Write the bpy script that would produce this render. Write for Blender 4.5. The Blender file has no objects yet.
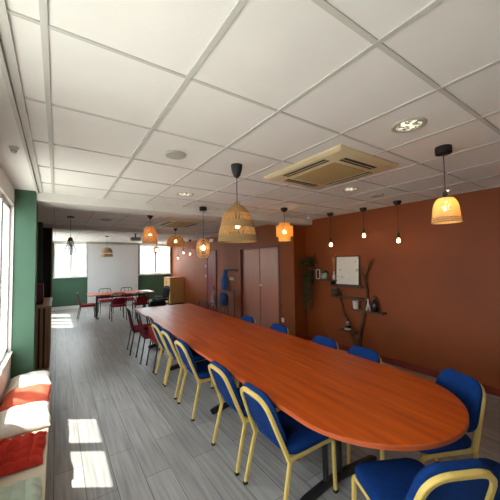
import bpy, bmesh, math, random
from mathutils import Vector, Matrix
random.seed(7)
PI = math.pi
SC = bpy.context.scene
COL = SC.collection

# ------------------------------------------------------------------ colours / materials
def lin(r, g, b):
    f = lambda c: (c / 12.92 if c <= 0.04045 else ((c + 0.055) / 1.055) ** 2.4)
    return (f(r / 255), f(g / 255), f(b / 255), 1.0)

def setin(n, names, v):
    for k in names:
        if k in n.inputs:
            n.inputs[k].default_value = v
            return

def mat(name, col, rough=0.5, metal=0.0, var=0.0, scale=8.0, bump=0.0, bscale=60.0, stretch=(1, 1, 1),
        spec=0.5, emit=None, estr=0.0, col2=None, detail=4.0, coat=0.0):
    m = bpy.data.materials.new(name); m.use_nodes = True
    nt = m.node_tree; N = nt.nodes; L = nt.links
    b = N['Principled BSDF']
    b.inputs['Base Color'].default_value = col
    b.inputs['Roughness'].default_value = rough
    b.inputs['Metallic'].default_value = metal
    setin(b, ['Specular IOR Level', 'Specular'], spec)
    setin(b, ['Coat Weight'], coat)
    if emit:
        setin(b, ['Emission Color'], emit); setin(b, ['Emission Strength'], estr)
    if var or bump or col2:
        tc = N.new('ShaderNodeTexCoord'); mp = N.new('ShaderNodeMapping')
        mp.inputs['Scale'].default_value = stretch
        L.new(tc.outputs['Object'], mp.inputs['Vector'])
    if var or col2:
        nz = N.new('ShaderNodeTexNoise'); nz.inputs['Scale'].default_value = scale
        nz.inputs['Detail'].default_value = detail
        L.new(mp.outputs['Vector'], nz.inputs['Vector'])
        rp = N.new('ShaderNodeValToRGB')
        c2 = col2 or tuple(max(0, c * (1 - var)) for c in col[:3]) + (1,)
        c1 = col if col2 else tuple(min(1, c * (1 + var)) for c in col[:3]) + (1,)
        rp.color_ramp.elements[0].position = 0.3; rp.color_ramp.elements[1].position = 0.7
        rp.color_ramp.elements[0].color = c2; rp.color_ramp.elements[1].color = c1
        L.new(nz.outputs['Fac'], rp.inputs['Fac'])
        L.new(rp.outputs['Color'], b.inputs['Base Color'])
    if bump:
        nb = N.new('ShaderNodeTexNoise'); nb.inputs['Scale'].default_value = bscale
        nb.inputs['Detail'].default_value = 3
        L.new(mp.outputs['Vector'], nb.inputs['Vector'])
        bp = N.new('ShaderNodeBump'); bp.inputs['Strength'].default_value = bump
        bp.inputs['Distance'].default_value = 0.01
        L.new(nb.outputs['Fac'], bp.inputs['Height']); L.new(bp.outputs['Normal'], b.inputs['Normal'])
    return m

def emission(name, col, s):
    m = bpy.data.materials.new(name); m.use_nodes = True
    nt = m.node_tree; nt.nodes.clear()
    e = nt.nodes.new('ShaderNodeEmission'); e.inputs[0].default_value = col; e.inputs[1].default_value = s
    o = nt.nodes.new('ShaderNodeOutputMaterial'); nt.links.new(e.outputs[0], o.inputs[0])
    return m

def pane_glass(name, tint=(1, 1, 1, 1)):
    m = bpy.data.materials.new(name); m.use_nodes = True
    nt = m.node_tree; N = nt.nodes; L = nt.links; N.clear()
    t = N.new('ShaderNodeBsdfTransparent'); t.inputs[0].default_value = tint
    g = N.new('ShaderNodeBsdfGlossy'); g.inputs['Roughness'].default_value = 0.02
    lw = N.new('ShaderNodeLayerWeight'); lw.inputs[0].default_value = .5
    fr = N.new('ShaderNodeMath'); fr.operation = 'POWER'; fr.inputs[1].default_value = 7.5
    L.new(lw.outputs['Facing'], fr.inputs[0])
    mx = N.new('ShaderNodeMixShader'); o = N.new('ShaderNodeOutputMaterial')
    L.new(fr.outputs[0], mx.inputs[0]); L.new(t.outputs[0], mx.inputs[1]); L.new(g.outputs[0], mx.inputs[2])
    L.new(mx.outputs[0], o.inputs[0])
    return m

def woven(name, col, dark, trans=0.45, open_=0.0, kx=60, kz=90):
    """straw / rattan: diffuse + translucent, woven bump, small real gaps"""
    m = bpy.data.materials.new(name); m.use_nodes = True
    nt = m.node_tree; N = nt.nodes; L = nt.links; N.clear()
    tc = N.new('ShaderNodeTexCoord'); sp = N.new('ShaderNodeSeparateXYZ'); L.new(tc.outputs['Object'], sp.inputs[0])
    at = N.new('ShaderNodeMath'); at.operation = 'ARCTAN2'; L.new(sp.outputs['Y'], at.inputs[0]); L.new(sp.outputs['X'], at.inputs[1])
    ma = N.new('ShaderNodeMath'); ma.operation = 'MULTIPLY'; ma.inputs[1].default_value = kx / 6.28; L.new(at.outputs[0], ma.inputs[0])
    mz = N.new('ShaderNodeMath'); mz.operation = 'MULTIPLY'; mz.inputs[1].default_value = kz; L.new(sp.outputs['Z'], mz.inputs[0])
    cb = N.new('ShaderNodeCombineXYZ'); L.new(ma.outputs[0], cb.inputs[0]); L.new(mz.outputs[0], cb.inputs[1])
    nz = N.new('ShaderNodeTexNoise'); nz.inputs['Scale'].default_value = 1.0; nz.inputs['Detail'].default_value = 2
    L.new(cb.outputs[0], nz.inputs['Vector'])
    rp = N.new('ShaderNodeValToRGB'); rp.color_ramp.elements[0].position = .38; rp.color_ramp.elements[1].position = .62
    rp.color_ramp.elements[0].color = dark; rp.color_ramp.elements[1].color = col
    L.new(nz.outputs['Fac'], rp.inputs[0])
    d = N.new('ShaderNodeBsdfDiffuse'); t = N.new('ShaderNodeBsdfTranslucent')
    L.new(rp.outputs[0], d.inputs[0]); L.new(rp.outputs[0], t.inputs[0])
    bp = N.new('ShaderNodeBump'); bp.inputs['Strength'].default_value = .5; bp.inputs['Distance'].default_value = .005
    L.new(nz.outputs['Fac'], bp.inputs['Height']); L.new(bp.outputs[0], d.inputs['Normal'])
    mx = N.new('ShaderNodeMixShader'); mx.inputs[0].default_value = trans
    L.new(d.outputs[0], mx.inputs[1]); L.new(t.outputs[0], mx.inputs[2])
    out = N.new('ShaderNodeOutputMaterial')
    if open_ > 0:
        tr = N.new('ShaderNodeBsdfTransparent'); m2 = N.new('ShaderNodeMixShader')
        lt = N.new('ShaderNodeMath'); lt.operation = 'LESS_THAN'; lt.inputs[1].default_value = open_
        L.new(nz.outputs['Fac'], lt.inputs[0]); L.new(lt.outputs[0], m2.inputs[0])
        L.new(mx.outputs[0], m2.inputs[1]); L.new(tr.outputs[0], m2.inputs[2]); L.new(m2.outputs[0], out.inputs[0])
    else:
        L.new(mx.outputs[0], out.inputs[0])
    return m

def plank_floor():
    m = bpy.data.materials.new('grey_wood_plank'); m.use_nodes = True
    nt = m.node_tree; N = nt.nodes; L = nt.links; b = N['Principled BSDF']
    tc = N.new('ShaderNodeTexCoord'); mp = N.new('ShaderNodeMapping')
    mp.inputs['Rotation'].default_value = (0, 0, PI / 2)
    L.new(tc.outputs['Object'], mp.inputs['Vector'])
    br = N.new('ShaderNodeTexBrick'); br.offset = 0.37
    br.inputs['Scale'].default_value = 1.0
    br.inputs['Brick Width'].default_value = 1.2; br.inputs['Row Height'].default_value = 0.2
    br.inputs['Mortar Size'].default_value = 0.0022; br.inputs['Bias'].default_value = 0.0
    br.inputs['Color1'].default_value = lin(172, 170, 168); br.inputs['Color2'].default_value = lin(156, 154, 152)
    br.inputs['Mortar'].default_value = lin(84, 82, 80)
    L.new(mp.outputs['Vector'], br.inputs['Vector'])
    ms = N.new('ShaderNodeMapping'); ms.inputs['Scale'].default_value = (38, 1.6, 1)
    L.new(tc.outputs['Object'], ms.inputs['Vector'])
    nz = N.new('ShaderNodeTexNoise'); nz.inputs['Scale'].default_value = 1.0; nz.inputs['Detail'].default_value = 5
    L.new(ms.outputs['Vector'], nz.inputs['Vector'])
    rp = N.new('ShaderNodeValToRGB'); rp.color_ramp.elements[0].position = .3; rp.color_ramp.elements[1].position = .72
    rp.color_ramp.elements[0].color = (.66, .66, .66, 1); rp.color_ramp.elements[1].color = (1.12, 1.12, 1.12, 1)
    L.new(nz.outputs['Fac'], rp.inputs[0])
    mx = N.new('ShaderNodeMix'); mx.data_type = 'RGBA'; mx.blend_type = 'MULTIPLY'; mx.inputs['Factor'].default_value = 1
    L.new(br.outputs['Color'], mx.inputs['A']); L.new(rp.outputs[0], mx.inputs['B'])
    L.new(mx.outputs['Result'], b.inputs['Base Color'])
    b.inputs['Roughness'].default_value = 0.38
    bp = N.new('ShaderNodeBump'); bp.inputs['Strength'].default_value = .25; bp.inputs['Distance'].default_value = .004
    L.new(nz.outputs['Fac'], bp.inputs['Height']); L.new(bp.outputs[0], b.inputs['Normal'])
    return m

M = {}
M['floor'] = plank_floor()
M['tile'] = mat('ceiling_tile_white', lin(232, 229, 225), .95, var=.03, scale=3, bump=.08, bscale=120)
M['tbar'] = mat('ceiling_bar_grey', lin(196, 194, 188), .6, var=.03, scale=5)
M['plaster'] = mat('white_plaster', lin(222, 219, 214), .9, var=.03, scale=2.5, bump=.1, bscale=40)
M['rust'] = mat('rust_brown_wall', lin(136, 62, 8), .6, var=.10, scale=1.6, bump=.10, bscale=25, detail=6)
M['rust_skirt'] = mat('dark_red_skirting', lin(122, 42, 24), .45, var=.05)
M['green'] = mat('green_wall_paint', lin(58, 90, 70), .7, var=.05, scale=2, bump=.06, bscale=40)
M['window_frame'] = mat('white_window_frame', lin(226, 228, 226), .35, var=.02)
M['sill'] = mat('white_sill', lin(226, 226, 222), .4, var=.02)
M['glass'] = pane_glass('window_glass', (.96, .99, .98, 1))
M['table'] = mat('cherry_laminate', lin(206, 90, 16), .36, col2=lin(164, 58, 8), scale=1.0, stretch=(16, 1.3, 16), detail=6)
M['table_edge'] = mat('cherry_edge_band', lin(178, 84, 46), .35, var=.05, scale=4)
M['seam'] = mat('pale_joint', lin(226, 160, 96), .5, var=.05)
M['black_metal'] = mat('black_powder_coat', lin(26, 26, 30), .42, var=.1, scale=20)
M['gold'] = mat('gold_paint_frame', lin(226, 196, 108), .38, metal=.15, var=.06, scale=12)
M['blue'] = mat('blue_fabric', lin(6, 47, 106), .9, var=.16, scale=22, bump=.2, bscale=350, spec=.2)
M['red'] = mat('dark_red_fabric', lin(142, 32, 44), .85, var=.16, scale=18, bump=.2, bscale=300, spec=.25)
M['black_fabric'] = mat('black_fabric', lin(26, 27, 34), .85, var=.15, scale=20, bump=.2, bscale=300, spec=.25)
M['rubber'] = mat('black_rubber', lin(20, 20, 20), .7, var=.1)
M['black_plastic'] = mat('black_plastic', lin(22, 21, 22), .5, var=.1, scale=15)
M['straw'] = woven('pale_straw', lin(236, 212, 166), lin(172, 140, 96), .58, 0, 150, 260)
M['straw_strand'] = woven('golden_straw_strand', lin(238, 206, 150), lin(196, 154, 100), .45, 0, 200, 60)
M['rattan'] = woven('rattan', lin(236, 206, 160), lin(196, 158, 112), .4, 0, 90, 150)
M['amber'] = woven('amber_bamboo', lin(253, 232, 170), lin(247, 208, 130), .55, 0.0, 70, 20)
M['straw_dome'] = woven('straw_weave', lin(250, 230, 180), lin(226, 190, 130), .5, .36, 90, 170)
M['orange_weave'] = woven('orange_weave', lin(246, 216, 168), lin(190, 142, 92), .5, .36, 34, 60)
M['wood_lamp'] = mat('pale_wood_veneer', lin(192, 150, 106), .6, var=.15, scale=20)
M['bulb'] = emission('warm_bulb', (1.0, .74, .40, 1), 30)
M['bulb_hot'] = emission('amber_bulb', (1.0, .74, .38, 1), 34)
M['bulb_small'] = emission('small_warm_bulb', (1.0, .56, .24, 1), 18)
M['white_plastic'] = mat('white_plastic', lin(226, 224, 218), .5, var=.02)
M['grey_grille'] = mat('grey_speaker_grille', lin(176, 174, 168), .7, var=.04, bump=.3, bscale=400)
M['ac_beige'] = mat('aged_beige_plastic', lin(212, 197, 160), .5, var=.05, scale=6)
M['ac_grille'] = mat('beige_mesh', lin(188, 166, 116), .65, var=.06, scale=60, bump=.4, bscale=300)
M['ac_dark'] = mat('dark_vent', lin(34, 30, 26), .7, var=.1)
M['crystal'] = mat('faceted_lens', lin(250, 246, 220), .12, col2=lin(110, 112, 96), scale=34, emit=lin(255, 240, 190), estr=.75)
_nt = M['crystal'].node_tree
_rp = [n for n in _nt.nodes if n.type == 'VALTORGB'][0]; _b = _nt.nodes['Principled BSDF']
_rp.color_ramp.elements[0].position = .42; _rp.color_ramp.elements[1].position = .58
_rp.color_ramp.elements[0].color = lin(70, 70, 58)
_nt.links.new(_rp.outputs['Color'], _b.inputs['Emission Color'] if 'Emission Color' in _b.inputs else _b.inputs['Emission'])  # lens sparkle painted in: noise sets bright and dark glints in colour and glow
M['spot_lens'] = emission('spot_lens', (1, .86, .62, 1), 6)
M['trim_ring'] = mat('white_ring', lin(188, 182, 170), .5, var=.03)
M['door'] = mat('mahogany_veneer', lin(172, 102, 74), .35, var=.07, scale=1.5, stretch=(1, 9, 1.0), detail=5, coat=.1)
M['door_frame'] = mat('dark_red_frame', lin(112, 46, 32), .45, var=.06)
M['red_door'] = mat('red_painted_door', lin(122, 40, 40), .45, var=.06)
M['steel'] = mat('brushed_steel', lin(200, 198, 194), .3, metal=.9, var=.05)
M['bench_wood'] = mat('oak_bench', lin(172, 132, 92), .5, var=.12, scale=1.2, stretch=(14, 1.5, 14))
M['bench_top'] = mat('pale_bench_top', lin(222, 206, 180), .6, var=.05, scale=3)
M['cush_white'] = mat('off_white_cotton', lin(232, 224, 212), .95, var=.04, scale=9, bump=.25, bscale=180, spec=.15)
M['cush_coral'] = mat('coral_cotton', lin(206, 96, 72), .95, var=.08, scale=9, bump=.25, bscale=180, spec=.15)
M['cush_red'] = mat('brick_red_cotton', lin(196, 58, 44), .95, var=.07, scale=9, bump=.25, bscale=180, spec=.15)
M['cush_green'] = mat('pale_green_cotton', lin(196, 208, 190), .95, var=.04, scale=9, bump=.25, bscale=180, spec=.15)
M['slat_wood'] = mat('brown_slat_wood', lin(158, 124, 98), .55, var=.15, scale=2, stretch=(10, 10, 1))
M['dark_slat'] = mat('dark_slat', lin(44, 34, 32), .55, var=.15, scale=5)
M['counter'] = mat('walnut_top', lin(182, 142, 116), .45, var=.12, scale=2, stretch=(12, 1.5, 12))
M['screen'] = mat('projection_fabric', lin(206, 206, 208), .85, var=.02, scale=2)
M['screen_case'] = mat('screen_casing', lin(168, 160, 148), .5, var=.03)
M['cab_light'] = mat('beech_veneer', lin(232, 186, 124), .45, var=.08, scale=1.5, stretch=(2, 2, .4))
M['cab_side'] = mat('brown_cabinet', lin(190, 138, 82), .5, var=.08, scale=1.5)
M['branch'] = mat('driftwood', lin(92, 58, 36), .8, var=.3, scale=9, bump=.6, bscale=40)
M['shelf'] = mat('rough_shelf_wood', lin(88, 56, 38), .65, var=.2, scale=6, stretch=(4, 1, 4))
M['leaf'] = mat('leaf_green', lin(66, 70, 40), .6, var=.3, scale=12)
M['leaf_light'] = mat('leaf_grey_green', lin(92, 112, 82), .6, var=.25, scale=12)
M['pot_green'] = mat('celadon_pot', lin(124, 140, 122), .35, var=.08)
M['pot_white'] = mat('white_ceramic', lin(214, 206, 192), .3, var=.04)
M['pot_dark'] = mat('dark_basket', lin(70, 52, 40), .8, var=.3, scale=30, bump=.5, bscale=80)
M['bottle_dark'] = mat('dark_bottle', lin(28, 26, 28), .15, var=.1)
M['dry_grass'] = mat('dried_grass', lin(170, 126, 84), .8, var=.15)
M['pic_frame'] = mat('black_frame', lin(36, 26, 24), .4, var=.1)
M['coat'] = mat('blue_coat', lin(28, 78, 148), .8, var=.2, scale=10, bump=.4, bscale=30)
M['bag'] = mat('navy_bag', lin(30, 56, 110), .75, var=.25, scale=12, bump=.4, bscale=40)
M['jacket'] = mat('grey_beige_jacket', lin(152, 128, 116), .85, var=.2, scale=10, bump=.4, bscale=30)
M['red_box'] = mat('dark_red_box', lin(92, 26, 28), .5, var=.1)
M['building'] = mat('pale_render', lin(226, 224, 218), .9, var=.03, scale=1)
M['roof_grey'] = mat('grey_eave', lin(150, 152, 156), .8, var=.05)
M['paving'] = mat('pale_paving', lin(190, 186, 178), .9, var=.06, scale=2)
M['copper'] = mat('brown_cap', lin(92, 58, 42), .4, metal=.6, var=.05)
M['smoke'] = pane_glass('smoked_glass', (.82, .82, .84, 1))

# picture print: pale paper with faint botanical drawings
def print_mat():
    m = bpy.data.materials.new('framed_print'); m.use_nodes = True
    nt = m.node_tree; N = nt.nodes; L = nt.links; b = N['Principled BSDF']
    tc = N.new('ShaderNodeTexCoord')
    vo = N.new('ShaderNodeTexVoronoi'); vo.inputs['Scale'].default_value = 9
    L.new(tc.outputs['Object'], vo.inputs['Vector'])
    nz = N.new('ShaderNodeTexNoise'); nz.inputs['Scale'].default_value = 26; nz.inputs['Detail'].default_value = 4
    L.new(tc.outputs['Object'], nz.inputs['Vector'])
    ad = N.new('ShaderNodeMath'); ad.operation = 'ADD'; L.new(vo.outputs['Distance'], ad.inputs[0]); L.new(nz.outputs['Fac'], ad.inputs[1])
    rp = N.new('ShaderNodeValToRGB'); rp.color_ramp.elements[0].position = .60; rp.color_ramp.elements[1].position = .78
    rp.color_ramp.elements[0].color = lin(186, 178, 164); rp.color_ramp.elements[1].color = lin(228, 222, 210)
    L.new(ad.outputs[0], rp.inputs[0]); L.new(rp.outputs[0], b.inputs['Base Color'])
    b.inputs['Roughness'].default_value = .08
    setin(b, ['Coat Weight'], 1.0); setin(b, ['Coat Roughness'], .02)
    return m
M['print'] = print_mat()

# ------------------------------------------------------------------ mesh builder
class MB:
    def __init__(s): s.bm = bmesh.new()
    def loop(s, pts): return [s.bm.verts.new(p) for p in pts]
    def bridge(s, a, b):
        n = len(a)
        for i in range(n):
            try: s.bm.faces.new((a[i], a[(i + 1) % n], b[(i + 1) % n], b[i]))
            except ValueError: pass
    def cap(s, a, flip=False):
        try: s.bm.faces.new(a[::-1] if flip else a)
        except ValueError: pass
    def box(s, x0, x1, y0, y1, z0, z1, bev=0.0):
        r = bmesh.ops.create_cube(s.bm, size=1.0)['verts']
        for v in r:
            v.co = Vector(((x0 + x1) / 2 + v.co.x * (x1 - x0), (y0 + y1) / 2 + v.co.y * (y1 - y0), (z0 + z1) / 2 + v.co.z * (z1 - z0)))
        if bev > 0:
            es = list({e for v in r for e in v.link_edges})
            bmesh.ops.bevel(s.bm, geom=es, offset=bev, segments=2, profile=.5, affect='EDGES', clamp_overlap=True)
        return s
    def loft(s, loops, close=True):
        L = [s.loop(l) for l in loops]
        for a, b in zip(L, L[1:]): s.bridge(a, b)
        if close: s.cap(L[0], True); s.cap(L[-1])
        return s
    def prism(s, outline, z0, z1, bev=0.0):
        if bev:
            c = Vector((sum(p[0] for p in outline) / len(outline), sum(p[1] for p in outline) / len(outline)))
            def ins(d): return offset(outline, d)
            s.loft([[(p[0], p[1], z0) for p in ins(bev)], [(p[0], p[1], z0 + bev) for p in outline],
                    [(p[0], p[1], z1 - bev) for p in outline], [(p[0], p[1], z1) for p in ins(bev)]])
        else:
            s.loft([[(p[0], p[1], z0) for p in outline], [(p[0], p[1], z1) for p in outline]])
        return s
    def tube(s, pts, r, n=8, sq=False, closed=False, radii=None):
        pts = [Vector(p) for p in pts]
        if sq:
            k = .72; prof = [(1, k), (k, 1), (-k, 1), (-1, k), (-1, -k), (-k, -1), (k, -1), (1, -k)]
            # wider than deep is given by r = (rx, ry)
        else:
            prof = [(math.cos(2 * PI * i / n), math.sin(2 * PI * i / n)) for i in range(n)]
        rx, ry = (r if isinstance(r, tuple) else (r, r))
        m = len(pts); loops = []; up = None
        for i in range(m):
            if closed: t = (pts[(i + 1) % m] - pts[i - 1]).normalized()
            elif i == 0: t = (pts[1] - pts[0]).normalized()
            elif i == m - 1: t = (pts[-1] - pts[-2]).normalized()
            else: t = ((pts[i + 1] - pts[i]).normalized() + (pts[i] - pts[i - 1]).normalized()).normalized()
            if up is None:
                up = Vector((1, 0, 0)) if abs(t.x) < .9 else Vector((0, 0, 1))
                if abs(t.x) < .9 and sq: up = Vector((1, 0, 0))
            up = (up - t * up.dot(t))
            up = up.normalized() if up.length > 1e-5 else t.orthogonal().normalized()
            w = t.cross(up)
            f = radii[i] if radii else 1.0
            loops.append([pts[i] + up * (a * rx * f) + w * (b * ry * f) for a, b in prof])
        L = [s.loop(l) for l in loops]
        for a, b in zip(L, L[1:]): s.bridge(a, b)
        if closed: s.bridge(L[-1], L[0])
        else: s.cap(L[0], True); s.cap(L[-1])
        return s
    def lathe(s, prof, n=32, c=(0, 0), cap0=False, cap1=False):
        L = [s.loop([(c[0] + r * math.cos(2 * PI * i / n), c[1] + r * math.sin(2 * PI * i / n), z) for i in range(n)]) for r, z in prof]
        for a, b in zip(L, L[1:]): s.bridge(a, b)
        if cap0: s.cap(L[0], True)
        if cap1: s.cap(L[-1])
        return s
    def sphere(s, c, r, n=12, sz=1.0):
        k = n // 2 + 1
        prof = [(max(1e-4, r * math.sin(PI * i / k)), c[2] - sz * r * math.cos(PI * i / k)) for i in range(k + 1)]
        return s.lathe(prof, n, (c[0], c[1]), True, True)
    def quad(s, a, b, c, d):
        s.cap([s.bm.verts.new(p) for p in (a, b, c, d)]); return s
    def xf(s, mtx): bmesh.ops.transform(s.bm, matrix=mtx, verts=s.bm.verts); return s
    def build(s, name, m, parent=None, smooth=True, angle=40):
        bmesh.ops.recalc_face_normals(s.bm, faces=s.bm.faces)
        me = bpy.data.meshes.new(name); s.bm.to_mesh(me); s.bm.free()
        if smooth:
            for p in me.polygons: p.use_smooth = True
            try: me.set_sharp_from_angle(angle=math.radians(angle))
            except Exception: pass
        me.materials.append(m)
        o = bpy.data.objects.new(name, me); COL.objects.link(o)
        if parent: o.parent = parent
        return o

def offset(outline, d):
    """inset a counter-clockwise outline"""
    n = len(outline); out = []
    for i in range(n):
        p0, p1, p2 = Vector(outline[i - 1][:2]), Vector(outline[i][:2]), Vector(outline[(i + 1) % n][:2])
        a = (p1 - p0); b = (p2 - p1)
        na = Vector((-a.y, a.x)); nb = Vector((-b.y, b.x))
        if na.length > 0: na.normalize()
        if nb.length > 0: nb.normalize()
        nn = na + nb
        nn = nn.normalized() if nn.length > 1e-6 else na
        out.append(tuple(p1 + nn * d))
    return out

def rrect(w, d, r, n=6, cx=0, cy=0):
    pts = []
    for sx, sy, a0 in ((1, 1, 0), (-1, 1, 90), (-1, -1, 180), (1, -1, 270)):
        for i in range(n + 1):
            a = math.radians(a0 + 90 * i / n)
            pts.append((cx + sx * (w / 2 - r) + r * math.cos(a), cy + sy * (d / 2 - r) + r * math.sin(a)))
    return pts

def fillet(pts, r, n=5):
    pts = [Vector(p) for p in pts]; out = [pts[0]]
    for i in range(1, len(pts) - 1):
        a = (pts[i - 1] - pts[i]); b = (pts[i + 1] - pts[i])
        rr = min(r, a.length * .45, b.length * .45)
        p0 = pts[i] + a.normalized() * rr; p1 = pts[i] + b.normalized() * rr
        for k in range(n + 1):
            t = k / n
            out.append(p0 * (1 - t) ** 2 + pts[i] * 2 * t * (1 - t) + p1 * t * t)
    out.append(pts[-1]); return out

def tag(o, label=None, cat=None, group=None, kind=None):
    if label: o['label'] = label
    if cat: o['category'] = cat
    if group: o['group'] = group
    if kind: o['kind'] = kind
    return o
def empty(name, loc=(0, 0, 0), rz=0):
    o = bpy.data.objects.new(name, None); COL.objects.link(o)
    o.location = loc; o.rotation_euler = (0, 0, rz); o.empty_display_size = .1
    return o
def structure(o, cat=None): o['kind'] = 'structure'; return o
def copy_tree(o, parent=None):
    c = o.copy(); COL.objects.link(c)
    if parent: c.parent = parent
    for ch in [x for x in o.children]: copy_tree(ch, c)
    return c

H = 2.58            # ceiling height
XW = -0.42          # window wall
XR = 4.52           # long rust wall
XD = 4.16           # door wall
XP = 4.40           # far right wall
YF = 12.9           # far wall
YB = -1.6           # wall behind the camera

# ------------------------------------------------------------------ shell
structure(MB().box(-.60, 4.75, YB - .1, YF + .1, -.12, 0).build('floor', M['floor'], smooth=False))
structure(MB().box(-.60, 4.75, YB - .1, YF + .1, H, H + .12).build('ceiling', M['tile'], smooth=False))
# exposed grid bars of the suspended ceiling
g = MB()
SX, SY, X0, Y0 = .561, .626, -.0505, .634
k = 0
while X0 + k * SX < XR:
    x = X0 + k * SX
    g.box(x - .012, x + .012, YB, 4.28, H - .007, H + .01); g.box(x - .008, x + .008, 4.7, 7.6, H - .004, H + .01)
    g.box(x - .008, x + .008, 7.95, YF, H - .004, H + .01); k += 1
k = -3
while Y0 + k * SY < YF:
    y = Y0 + k * SY
    if y > YB and not (4.24 < y < 4.72) and not (7.58 < y < 7.97):
        w = .012 if k in (0,) else .008
        for i in range(-1, 8):
            xa = max(X0 + i * SX + .012, -.16); xb = min(X0 + (i + 1) * SX - .012, XR)
            if xb > xa + .02: g.box(xa, xb, y - w, y + w, H - .006 if y < 4.3 else H - .003, H + .01)
    k += 1
structure(g.build('trim_1', M['tbar'], smooth=False))
# wall-angle profile along the window side
p = MB().box(-.215, -.195, YB, 4.26, H - .028, H + .01).box(-.19, -.155, YB, 4.26, H - .012, H + .01)
structure(p.build('trim_2', M['tbar'], smooth=False))
# two down-stand beams
structure(MB().box(-.6, XR + .1, 4.27, 4.70, 2.47, H + .02, .006).build('trim_3', M['plaster'], smooth=False))
structure(MB().box(-.6, XR + .1, 7.60, 7.95, 2.49, H + .02, .006).build('trim_4', M['plaster'], smooth=False))

# left wall (window wall) with openings, as one mesh
def wall_with_openings(name, m, axis, pos0, pos1, a0, a1, z1, openings):
    """axis 'x': wall lies in x=pos0..pos1 and runs along y from a0 to a1"""
    b = MB(); cuts = sorted(openings); cur = a0
    def put(u0, u1, za, zb):
        if u1 - u0 < 1e-4 or zb - za < 1e-4: return
        if axis == 'x': b.box(pos0, pos1, u0, u1, za, zb)
        else: b.box(u0, u1, pos0, pos1, za, zb)
    for (u0, u1, za, zb) in cuts:
        put(cur, u0, 0, z1); put(u0, u1, 0, za); put(u0, u1, zb, z1); cur = u1
    put(cur, a1, 0, z1)
    return structure(b.build(name, m, smooth=False))
wall_with_openings('wall_left', M['plaster'], 'x', -.54, XW, YB, 4.25, H, [(.10, 1.50, .71, 2.38), (2.95, 4.235, .71, 2.38)])
wall_with_openings('wall_left_far', M['green'], 'x', -.54, XW, 4.62, YF, H, [(9.6, 11.2, .75, 2.4), (11.5, 12.3, .75, 2.4)])
structure(MB().box(-.54, -.215, 4.25, 4.62, 0, H).build('wall_left_column', M['green'], smooth=False))
wall_with_openings('wall_far', M['green'], 'y', YF, YF + .12, -.54, XR + .2, H, [(-.10, .99, 1.22, 2.52), (2.93, 4.33, 1.22, 2.52)])
structure(MB().box(XR, XR + .12, YB, 4.48, 0, H).build('wall_right', M['rust'], smooth=False))
dw = MB().box(XD, XR + .12, 4.48, 5.00, 0, H).box(XD, XR + .12, 6.60, 7.72, 0, H).box(XD, XR + .12, 5.00, 6.60, 2.04, H).box(XD + .2, XR + .12, 5.0, 6.6, 0, 2.04)
structure(dw.build('wall_right_doors', M['rust'], smooth=False))
structure(MB().box(XP, XR + .12, 7.72, YF, 0, H).build('wall_right_far', M['rust'], smooth=False))
structure(MB().box(-.54, XR + .12, YB - .12, YB, 0, H).build('wall_back', M['plaster'], smooth=False))
# skirtings
structure(MB().box(XR - .014, XR, YB, 4.48, 0, .10).box(XD, XR - .014, 4.466, 4.48, 0, .10).build('baseboard_right', M['rust_skirt'], smooth=False))
structure(MB().box(XD - .014, XD, 4.48, 4.96, 0, .10).box(XD - .014, XD, 6.64, 7.72, 0, .10).box(XP - .014, XP, 7.72, 8.42, 0, .10).box(XP - .014, XP, 9.24, YF, 0, .10).build('baseboard_right_far', M['rust_skirt'], smooth=False))
structure(MB().box(XW, XP, YF - .03, YF, 2.515, H + .01).build('trim_7', M['plaster'], smooth=False))
structure(MB().box(XW, XP, YF - .016, YF, 0, .12).build('baseboard_far', M['white_plastic'], smooth=False))

# windows
def window_x(name, y0, y1, z0, z1, nx, handle=True):
    """casement window in the left wall, mullions between nx sashes"""
    x0, x1 = -.53, -.455
    f = MB(); fw = .05
    f.box(x0, x1, y0, y0 + fw * .6, z0, z1, .004).box(x0, x1, y1 - fw * .6, y1, z0, z1, .004)
    f.box(x0, x1, y0 + .03, y1 - .03, z0, z0 + fw, .004).box(x0, x1, y0 + .03, y1 - .03, z1 - fw, z1, .004)
    w = (y1 - y0) / nx
    for i in range(1, nx): f.box(x0, x1 + .012, y0 + i * w - .05, y0 + i * w + .05, z0 + .04, z1 - .04, .006)
    root = structure(f.build(name, M['window_frame'], smooth=False))
    for i in range(nx):
        a, b = y0 + i * w + .03, y0 + (i + 1) * w - .03
        MB().box(-.497, -.491, a, b, z0 + .03, z1 - .03).build('pane', M['glass'], root, smooth=False)
    if handle:
        MB().box(-.445, -.43, y0 + w - .035, y0 + w - .005, 1.40, 1.52, .004).tube([(-.43, y0 + w - .02, 1.5), (-.405, y0 + w - .02, 1.5), (-.405, y0 + w - .02, 1.38)], .008).build('handle', M['white_plastic'], root)
    return root
window_x('window_1', 2.98, 4.235, .71, 2.38, 2)
window_x('window_2', .10, 1.50, .71, 2.38, 2)
window_x('window_3', 9.6, 11.2, .75, 2.4, 3, False)
window_x('window_4', 11.5, 12.3, .75, 2.4, 1, False)
structure(MB().box(-.54, -.405, 2.9, 4.25, .69, .715, .006).build('trim_5', M['sill'], smooth=False))
structure(MB().box(-.54, -.54 + .19, 0.05, 1.55, .69, .715, .006).build('trim_6', M['sill'], smooth=False))
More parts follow.
